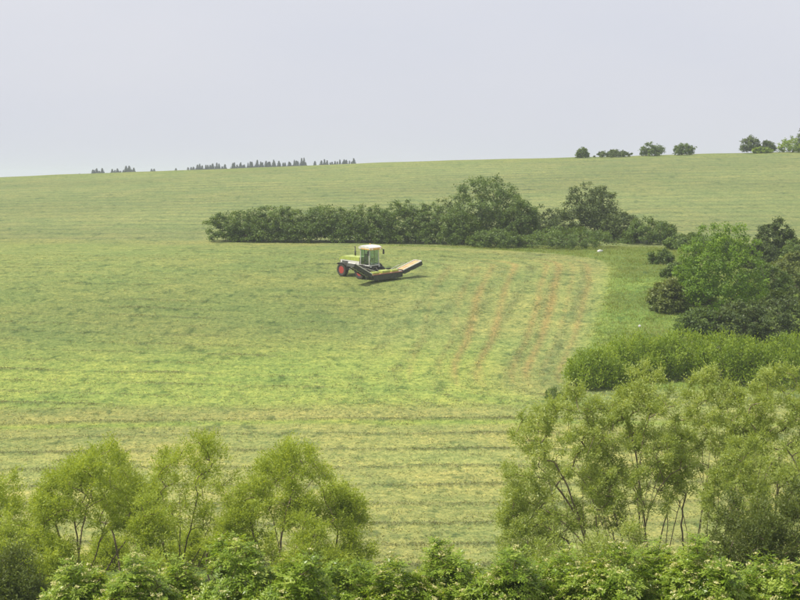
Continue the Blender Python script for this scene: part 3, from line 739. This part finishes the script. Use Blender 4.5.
ms.inputs['Fac'].default_value = 0.14; l.new(tr_.outputs['BSDF'], ms.inputs[1]); l.new(gl.outputs['BSDF'], ms.inputs[2]); l.new(ms.outputs['Shader'], oo.inputs['Surface'])
M['glass'] = m

def bm_box(bm, x0, x1, y0, y1, z0, z1, bev=0.0, mtx=None):
    r_ = bmesh.ops.create_cube(bm, size=1.0)
    vs = r_['verts']
    for v in vs: v.co = Vector((x0 + (v.co.x + .5) * (x1 - x0), y0 + (v.co.y + .5) * (y1 - y0), z0 + (v.co.z + .5) * (z1 - z0)))
    if bev:
        es = list({e for v in vs for e in v.link_edges})
        rb = bmesh.ops.bevel(bm, geom=es, offset=bev, segments=2, affect='EDGES', profile=0.6)
        vs = list({v for f in rb['faces'] for v in f.verts} | {v for v in vs if v.is_valid})
    if mtx is not None: bmesh.ops.transform(bm, matrix=mtx, verts=[v for v in vs if v.is_valid])
def bm_prism(bm, prof, y0, y1):
    """outline in x,z pushed along y"""
    a = [bm.verts.new((x, y0, z)) for x, z in prof]; b = [bm.verts.new((x, y1, z)) for x, z in prof]
    bm.faces.new(a[::-1]); bm.faces.new(b)
    k = len(prof)
    for i in range(k): bm.faces.new((a[i], a[(i + 1) % k], b[(i + 1) % k], b[i]))
    bmesh.ops.recalc_face_normals(bm, faces=bm.faces[:])
def bm_tube(bm, p, q, r0, r1=None, sides=10):
    p, q = Vector(p), Vector(q); d = q - p
    mt = Matrix.Translation((p + q) / 2) @ d.to_track_quat('Z', 'Y').to_matrix().to_4x4()
    bmesh.ops.create_cone(bm, cap_ends=True, segments=sides, radius1=r0, radius2=r0 if r1 is None else r1, depth=d.length, matrix=mt)
def lathe(bm, prof, sides=28):
    """profile of (radius, y) turned about the y axis"""
    rings = []
    for rad, yy in prof:
        rings.append([bm.verts.new((math.cos(2 * math.pi * i / sides) * rad, yy, math.sin(2 * math.pi * i / sides) * rad)) for i in range(sides)])
    for a, b in zip(rings[:-1], rings[1:]):
        for i in range(sides): bm.faces.new((a[i], a[(i + 1) % sides], b[(i + 1) % sides], b[i]))
    for ring in (rings[0], rings[-1]): bm.faces.new(ring)
    bmesh.ops.recalc_face_normals(bm, faces=bm.faces[:])
def bobj(name, build, mat, parent, smooth=False, loc=None, rot=None):
    bm = bmesh.new(); build(bm)
    me = bpy.data.meshes.new(name); bm.to_mesh(me); bm.free(); me.materials.append(M[mat])
    if smooth:
        for p_ in me.polygons: p_.use_smooth = True
    o = mesh_obj(name, me, parent)
    if loc: o.location = loc
    if rot: o.rotation_euler = rot
    return o
mx_, my_ = unproject(360, 276.5)
e = 0.5
nrm = Vector((-(gz(mx_ + e, my_) - gz(mx_ - e, my_)) / (2 * e), -(gz(mx_, my_ + 2) - gz(mx_, my_ - 2)) / 4, 1)).normalized()
HEAD = R(-47)
fwd = Vector((math.cos(HEAD), math.sin(HEAD), 0)); fwd = (fwd - nrm * fwd.dot(nrm)).normalized(); lft = nrm.cross(fwd)
mach = empty('mowing_machine', (mx_, my_, gz(mx_, my_)))
rm = Matrix((fwd, lft, nrm)).transposed()
mach.rotation_euler = rm.to_euler()
tag(mach, 'lime and white self-propelled mowing machine with raised wing decks on the field', 'mower')

def chassis(bm):
    bm_box(bm, -2.4, 2.3, -0.42, 0.42, 0.72, 1.05, 0.03)
    bm_box(bm, -1.62, -1.38, -0.85, 0.85, 0.6, 0.82, 0.03); bm_box(bm, 1.35, 1.65, -0.85, 0.85, 0.68, 0.95, 0.03)
    bm_box(bm, 0.3, 0.9, -0.95, -0.45, 0.75, 1.2, 0.05); bm_box(bm, 0.3, 0.9, 0.45, 0.95, 0.75, 1.2, 0.05)
bobj('chassis', chassis, 'black_metal', mach)
hood = bobj('hood', lambda bm: bm_prism(bm, [(-2.65, 1.45), (-2.72, 1.7), (-2.6, 1.98), (-2.2, 2.12), (0.6, 2.22), (0.66, 2.05), (0.66, 1.8), (-2.5, 1.75)], -0.66, 0.66), 'lime_paint', mach)
for s in (-1, 1):
    bobj('side_panel', lambda bm: bm_prism(bm, [(-2.5, 1.1), (-2.5, 1.745), (0.6, 1.795), (0.6, 1.1)], s * 0.62 - 0.03, s * 0.62 + 0.03), 'white_paint', mach)
    bobj('louvre', lambda bm: [bm_box(bm, -2.2, -1.2, s * 0.66 - 0.012, s * 0.66 + 0.012, 1.22 + 0.09 * i, 1.27 + 0.09 * i) for i in range(5)], 'black_metal', hood)
bobj('engine_block', lambda bm: bm_box(bm, -2.4, 0.5, -0.5, 0.5, 1.06, 1.7, 0.04), 'black_metal', mach)
bobj('rear_grille', lambda bm: [bm_box(bm, -2.70, -2.55, -0.55, 0.55, 1.1 + 0.1 * i, 1.14 + 0.1 * i) for i in range(4)], 'black_metal', hood)
def exhaust(bm):
    bm_tube(bm, (-1.15, 0.35, 2.1), (-1.15, 0.35, 3.05), 0.06); bm_tube(bm, (-1.15, 0.35, 3.03), (-1.22, 0.35, 3.2), 0.055)
    bm_tube(bm, (-1.15, 0.35, 2.25), (-1.15, 0.35, 2.7), 0.09)
bobj('exhaust_pipe', exhaust, 'black_metal', mach, True)
# cab
CX0, CX1, CY, CZ0, CZ1 = 0.84, 2.36, 0.76, 1.42, 3.24
bobj('cab_floor', lambda bm: (bm_box(bm, CX0 - 0.05, CX1 + 0.1, -CY - 0.03, CY + 0.03, 1.24, CZ0, 0.03)), 'black_metal', mach)
for x, y, dx in ((CX0 + .05, CY - .05, 0), (CX0 + .05, -CY + .05, 0), (CX1 - .05, CY - .05, -0.06), (CX1 - .05, -CY + .05, -0.06)):
    frame = bobj('cab_post', lambda bm: bm_tube(bm, (x, y, CZ0), (x + dx, y * 0.97, CZ1), 0.05, sides=8), 'white_paint', mach)
bobj('sill_rail', lambda bm: [bm_box(bm, CX0, CX1, s * CY - 0.035, s * CY + 0.035, CZ0 + 0.002, CZ0 + 0.11, 0.015) for s in (-1, 1)] +
     [bm_box(bm, CX1 - 0.04, CX1 + 0.03, -CY + 0.04, CY - 0.04, CZ0 + 0.002, CZ0 + 0.11, 0.015)], 'white_paint', mach)
for s in (-1, 1):
    bobj('window', lambda bm: bm_box(bm, CX0 + 0.12, 1.52, s * (CY - 0.05) - 0.008, s * (CY - 0.05) + 0.008, CZ0 + 0.12, CZ1 - 0.02), 'glass', mach)
    d_ = bobj('door', lambda bm: bm_box(bm, 1.60, CX1 - 0.13, s * (CY - 0.05) - 0.008, s * (CY - 0.05) + 0.008, CZ0 + 0.12, CZ1 - 0.02), 'glass', mach)
    bobj('door_post', lambda bm: bm_box(bm, 1.53, 1.59, s * (CY - 0.05) - 0.02, s * (CY - 0.05) + 0.02, CZ0 + 0.11, CZ1), 'black_metal', d_)
    bobj('handle', lambda bm: bm_tube(bm, (1.66, s * (CY + 0.01), CZ0 + 0.45), (1.66, s * (CY + 0.01), CZ0 + 0.8), 0.02), 'black_metal', d_)
bobj('windscreen', lambda bm: bm_box(bm, CX1 - 0.075, CX1 - 0.06, -CY + 0.12, CY - 0.12, CZ0 + 0.12, CZ1 - 0.02), 'glass', mach)
bobj('rear_window', lambda bm: bm_box(bm, CX0 + 0.04, CX0 + 0.055, -CY + 0.12, CY - 0.12, CZ0 + 0.12, CZ1 - 0.02), 'glass', mach)
roof = bobj('cab_roof', lambda bm: bm_prism(bm, [(CX0 - 0.12, CZ1), (CX0 - 0.12, CZ1 + 0.2), (CX0 + 0.1, CZ1 + 0.32), (CX1 - 0.15, CZ1 + 0.34), (CX1 + 0.2, CZ1 + 0.22), (CX1 + 0.26, CZ1 + 0.02), (CX1 + 0.2, CZ1)], -CY - 0.1, CY + 0.1), 'white_paint', mach)
bobj('fascia', lambda bm: (bm_box(bm, CX1 + 0.2, CX1 + 0.29, -CY - 0.06, CY + 0.06, CZ1 - 0.06, CZ1 + 0.14, 0.02), bm_box(bm, 1.2, CX1 + 0.1, -CY - 0.125, -CY - 0.105, CZ1 - 0.02, CZ1 + 0.1, 0.0)), 'amber', roof)
for s in (-0.6, 0.6):
    bobj('work_light', lambda bm: bm_box(bm, CX1 + 0.29, CX1 + 0.36, s - 0.1, s + 0.1, CZ1 - 0.02, CZ1 + 0.1, 0.02), 'lamp', roof)
bobj('beacon', lambda bm: bm_tube(bm, (CX0 + 0.15, 0.6, CZ1 + 0.3), (CX0 + 0.15, 0.6, CZ1 + 0.46), 0.06, 0.045), 'amber', roof, True)
seat = bobj('seat', lambda bm: (bm_box(bm, 1.1, 1.6, -0.26, 0.26, 1.8, 1.95, 0.05), bm_box(bm, 1.02, 1.18, -0.26, 0.26, 1.9, 2.65, 0.05), bm_box(bm, 1.2, 1.5, -0.15, 0.15, CZ0, 1.8)), 'black_metal', mach)
def swheel(bm):
    bm_tube(bm, (2.2, 0, CZ0), (2.0, 0, 2.1), 0.05)
    bmesh.ops.create_cone(bm, cap_ends=True, segments=18, radius1=0.21, radius2=0.21, depth=0.035, matrix=Matrix.Translation((1.98, 0, 2.13)) @ Matrix.Rotation(R(-25), 4, 'Y'))
bobj('steering_wheel', swheel, 'black_metal', mach)
for s in (-1, 1):
    def mirror(bm):
        bm_tube(bm, (CX1 + 0.1, s * (CY + 0.05), CZ1 + 0.02), (CX1 + 0.25, s * (CY + 0.36), CZ1 - 0.1), 0.02)
        bm_box(bm, CX1 + 0.2, CX1 + 0.27, s * (CY + 0.37) - 0.11, s * (CY + 0.37) + 0.11, CZ1 - 0.6, CZ1 - 0.1, 0.02)
    bobj('mirror', mirror, 'black_metal', mach)
def ladder(bm):
    for yy in (-0.2, 0.2): bm_box(bm, 0.55 + yy - 0.02, 0.55 + yy + 0.02, -1.06, -1.0, 0.5, 1.42)
    for zz in (0.55, 0.85, 1.15): bm_box(bm, 0.37, 0.73, -1.14, -0.98, zz, zz + 0.04)
bobj('ladder', ladder, 'grey_paint', mach)
bobj('fuel_tank', lambda bm: bm_box(bm, -0.75, 0.35, -0.98, -0.64, 0.78, 1.4, 0.07), 'grey_paint', mach)
bobj('toolbox', lambda bm: bm_box(bm, -0.75, 0.35, 0.64, 0.98, 0.78, 1.4, 0.07), 'grey_paint', mach)
# wheels: a tyre with lugs, rim and hub as its sub-parts
def wheel(x, y, rad, wid):
    s = 1 if y > 0 else -1
    def tyre(bm):
        h = wid / 2; ri = rad * 0.56
        lathe(bm, [(ri, -h * 0.8), (rad * 0.8, -h), (rad * 0.94, -h * 0.95), (rad * 0.97, -h * 0.6), (rad * 0.97, h * 0.6), (rad * 0.94, h * 0.95), (rad * 0.8, h), (ri, h * 0.8)])
        for i in range(20):
            for t in (-1, 1):
                a = 2 * math.pi * (i + (0.5 if t > 0 else 0)) / 20
                mt = Matrix.Rotation(a, 4, 'Y') @ Matrix.Translation((rad * 0.975, t * h * 0.5, 0)) @ Matrix.Rotation(t * R(35), 4, 'X')
                bm_box(bm, -0.03, 0.03, -h * 0.5, h * 0.5, -0.03, 0.03, 0, mt)
    t = bobj('wheel', tyre, 'rubber', mach, False, (x, y, rad))
    h = wid / 2; ri = rad * 0.57
    rim = bobj('rim', lambda bm: lathe(bm, [(ri, s * h * 0.82), (ri * 0.93, s * h * 0.86), (ri * 0.86, s * h * 0.45), (ri * 0.45, s * h * 0.3), (ri * 0.42, s * h * 0.55), (0.05, s * h * 0.58)]), 'red_paint', t)
    bobj('hub', lambda bm: [bm_tube(bm, (math.cos(k * 1.047) * ri * 0.3, s * h * 0.5, math.sin(k * 1.047) * ri * 0.3), (math.cos(k * 1.047) * ri * 0.3, s * h * 0.66, math.sin(k * 1.047) * ri * 0.3), 0.03, sides=6) for k in range(6)] + [bm_tube(bm, (0, s * h * 0.5, 0), (0, s * h * 0.63, 0), ri * 0.34)], 'black_metal', t)
for x, rad, wid in ((-1.5, 0.72, 0.52), (1.5, 0.78, 0.6)):
    for s in (-1, 1): wheel(x, s * 1.2, rad, wid)
for s in (-1, 1):
    bobj('mudguard', lambda bm: bm_prism(bm, [(-2.2, 1.3), (-1.95, 1.5), (-1.05, 1.5), (-0.8, 1.3), (-0.84, 1.27), (-1.07, 1.46), (-1.93, 1.46), (-2.16, 1.27)], s * 1.2 - 0.3, s * 1.2 + 0.3), 'black_metal', mach)
    bobj('headlight', lambda bm: bm_box(bm, CX1 + 0.02, CX1 + 0.12, s * 0.62 - 0.12, s * 0.62 + 0.12, 1.28, 1.4, 0.02), 'lamp', mach)
# mower decks: a middle one and two raised wings
def deck(half, loc, rot, side):
    y0, y1 = (-half, half) if side == 0 else ((0.06, 2 * half) if side > 0 else (-2 * half, -0.06))
    dk = bobj('mower_deck', lambda bm: bm_box(bm, -0.6, 0.6, y0, y1, 0.0, 0.16, 0.03), 'black_metal', mach, False, loc, rot)
    bobj('top_panel', lambda bm: [bm_box(bm, -0.46, 0.46, y0 + 0.07 + (y1 - y0 - .14) / 3 * i + .02, y0 + 0.07 + (y1 - y0 - .14) / 3 * (i + 1) - .02, 0.162, 0.20, 0.012) for i in range(3)], 'orange', dk)
    bobj('edge_rail', lambda bm: [bm_box(bm, x - 0.045, x + 0.045, y0, y1, 0.162, 0.26, 0.015) for x in (-0.55, 0.55)], 'rust' if side == 0 else 'white_paint', dk)
    bobj('end_rail', lambda bm: [bm_box(bm, -0.5, 0.5, yy - 0.03, yy + 0.03, 0.163, 0.27, 0.01) for yy in ((y1 - 0.04,) if side >= 0 else (y0 + 0.04,))], 'white_paint', dk)
    def curt(bm):
        n_ = int((y1 - y0) / 0.16)
        rr = np.random.default_rng(5 + side)
        for i in range(n_):
            a = y0 + (y1 - y0) * i / n_; b = y0 + (y1 - y0) * (i + 1) / n_ - 0.004
            for x in (-0.62, 0.62):
                f_ = rr.uniform(-0.03, 0.03)
                bm_box(bm, x - 0.01, x + 0.01, a, b, (-0.4 if side == 0 else -0.24) + f_, 0.1)
        for yy in (y0 - 0.012, y1 + 0.012): bm_box(bm, -0.6, 0.6, yy - 0.01, yy + 0.01, -0.38 if side == 0 else -0.22, 0.1)
    bobj('curtain', curt, 'curtain', dk)
    def discs(bm):
        for i in range(6):
            yy = y0 + (y1 - y0) * (i + 0.5) / 6
            bmesh.ops.create_cone(bm, cap_ends=True, segments=14, radius1=0.24, radius2=0.14, depth=0.1, matrix=Matrix.Translation((0.15, yy, -0.2)))
            bm_tube(bm, (0.15, yy, -0.15), (0.15, yy, 0.0), 0.07)
    bobj('cutter_discs', discs, 'grey_paint', dk, True)
    return dk
deck(2.15, (3.95, 0, 0.62), None, 0)
deck(1.45, (3.95, 2.3, 0.74), (R(15), 0, 0), 1)
deck(1.45, (3.95, -2.3, 0.74), (R(-29), 0, 0), -1)
bobj('gearbox_cover', lambda bm: (bm_box(bm, 3.5, 4.3, -0.6, 0.6, 0.83, 1.12, 0.1), bm_box(bm, 3.55, 4.2, 0.9, 1.9, 0.83, 1.06, 0.09), bm_box(bm, 3.55, 4.2, -1.9, -0.9, 0.83, 1.06, 0.09)), 'lime_paint', mach)
for s in (-1, 1):
    bobj('lift_arm', lambda bm: (bm_tube(bm, (2.1, s * 0.35, 1.0), (3.2, s * 0.5, 1.35), 0.08), bm_tube(bm, (3.2, s * 0.5, 1.35), (3.75, s * 0.6, 0.9), 0.07)), 'black_metal', mach)
    bobj('hydraulic_cylinder', lambda bm: (bm_tube(bm, (3.75, s * 1.1, 1.05), (3.85, s * 2.3, 1.45), 0.05), bm_tube(bm, (3.85, s * 2.3, 1.45), (3.9, s * 3.1, 1.6), 0.03)), 'grey_paint', mach)
bobj('cross_frame', lambda bm: (bm_box(bm, 3.1, 3.28, -1.6, 1.6, 0.98, 1.14, 0.02), bm_box(bm, 2.2, 3.2, -0.12, 0.12, 0.85, 1.02, 0.02)), 'black_metal', mach)

# ------------------------------------------------------------------ the pale track between the thicket and the dark bushes
M['track'] = plain_mat('pale_track', (0.27, 0.27, 0.18), 0.95, var=0.4, scale=1.2, bump=0.4, spec=0.1, dirt=(0.17, 0.19, 0.09))
tp = np.array([unproject(a, b) for a, b in ((676, 338), (682, 340), (690, 343), (700, 346), (730, 353), (765, 361), (800, 369), (860, 378))])
tt = np.linspace(0, len(tp) - 1, 90)
tc_ = np.stack([np.interp(tt, np.arange(len(tp)), tp[:, i]) for i in (0, 1)], 1)
dv = np.gradient(tc_, axis=0); dv /= np.linalg.norm(dv, axis=1, keepdims=True); nv = np.stack([-dv[:, 1], dv[:, 0]], 1)
r = np.random.default_rng(61)
cols = np.linspace(-1, 1, 6)
wd = (0.75 + 0.4 * r.random(90))[:, None] * np.clip(np.arange(90) / 12.0, 0.15, 1)[:, None]
px_ = tc_[:, None] + nv[:, None] * (cols[None] * wd)[..., None]
zt = ground(px_[..., 0], px_[..., 1]) + 0.16 + 0.05 * np.cos(cols * 3)[None]
ii = np.arange(90 * 6).reshape(90, 6)
qd = np.stack([ii[:-1, :-1], ii[:-1, 1:], ii[1:, 1:], ii[1:, :-1]], -1).reshape(-1, 4)
tag(mesh_obj('track', np_mesh('track', np.concatenate([px_, zt[..., None]], -1).reshape(-1, 3), qd.ravel(), np.full(len(qd), 4), M['track'], smooth=True)), kind='structure')

# ------------------------------------------------------------------ small things
M['stone'] = plain_mat('pale_stone', (0.72, 0.71, 0.68), 0.8, var=0.2, scale=8, bump=0.3)
def stone(label, px, row, sx, sy, sz, seed):
    x, y = unproject(px, row)
    r = np.random.default_rng(seed)
    def b(bm):
        bmesh.ops.create_icosphere(bm, subdivisions=2, radius=1.0)
        for v in bm.verts:
            k_ = 1 + 0.16 * math.sin(3.1 * v.co.x + seed) + 0.12 * math.sin(4.3 * v.co.y - seed) + r.uniform(-0.06, 0.06)
            v.co = Vector((v.co.x * sx * k_, v.co.y * sy * k_, v.co.z * sz * k_))
    o = bobj('white_stone', b, 'stone', None, False, (x, y, gz(x, y) + sz * 0.55 + 0.05), (0, R(-10), 0.3))
    tag(o, label, 'stone')
stone('long white stone lying in the grass in front of the copse', 600, 252.5, 0.42, 0.25, 0.2, 3)
stone('small white stone above the lime green thicket', 639.5, 328, 0.12, 0.1, 0.16, 5)

# ------------------------------------------------------------------ haze: the air over the whole valley
m, n, l = new_mat('haze_air')
pv = n.new('ShaderNodeVolumePrincipled'); pv.inputs['Density'].default_value = 0.00026
pv.inputs['Color'].default_value = (0.86, 0.92, 1.0, 1); pv.inputs['Anisotropy'].default_value = 0.2
oo = n.new('ShaderNodeOutputMaterial'); l.new(pv.outputs['Volume'], oo.inputs['Volume'])
M['haze'] = m
hz = bobj('haze', lambda bm: bm_box(bm, -4200, 4200, -100, 5200, -64, 26), 'haze', None)
tag(hz, 'thin pale haze in the air over the valley', 'haze', kind='stuff')
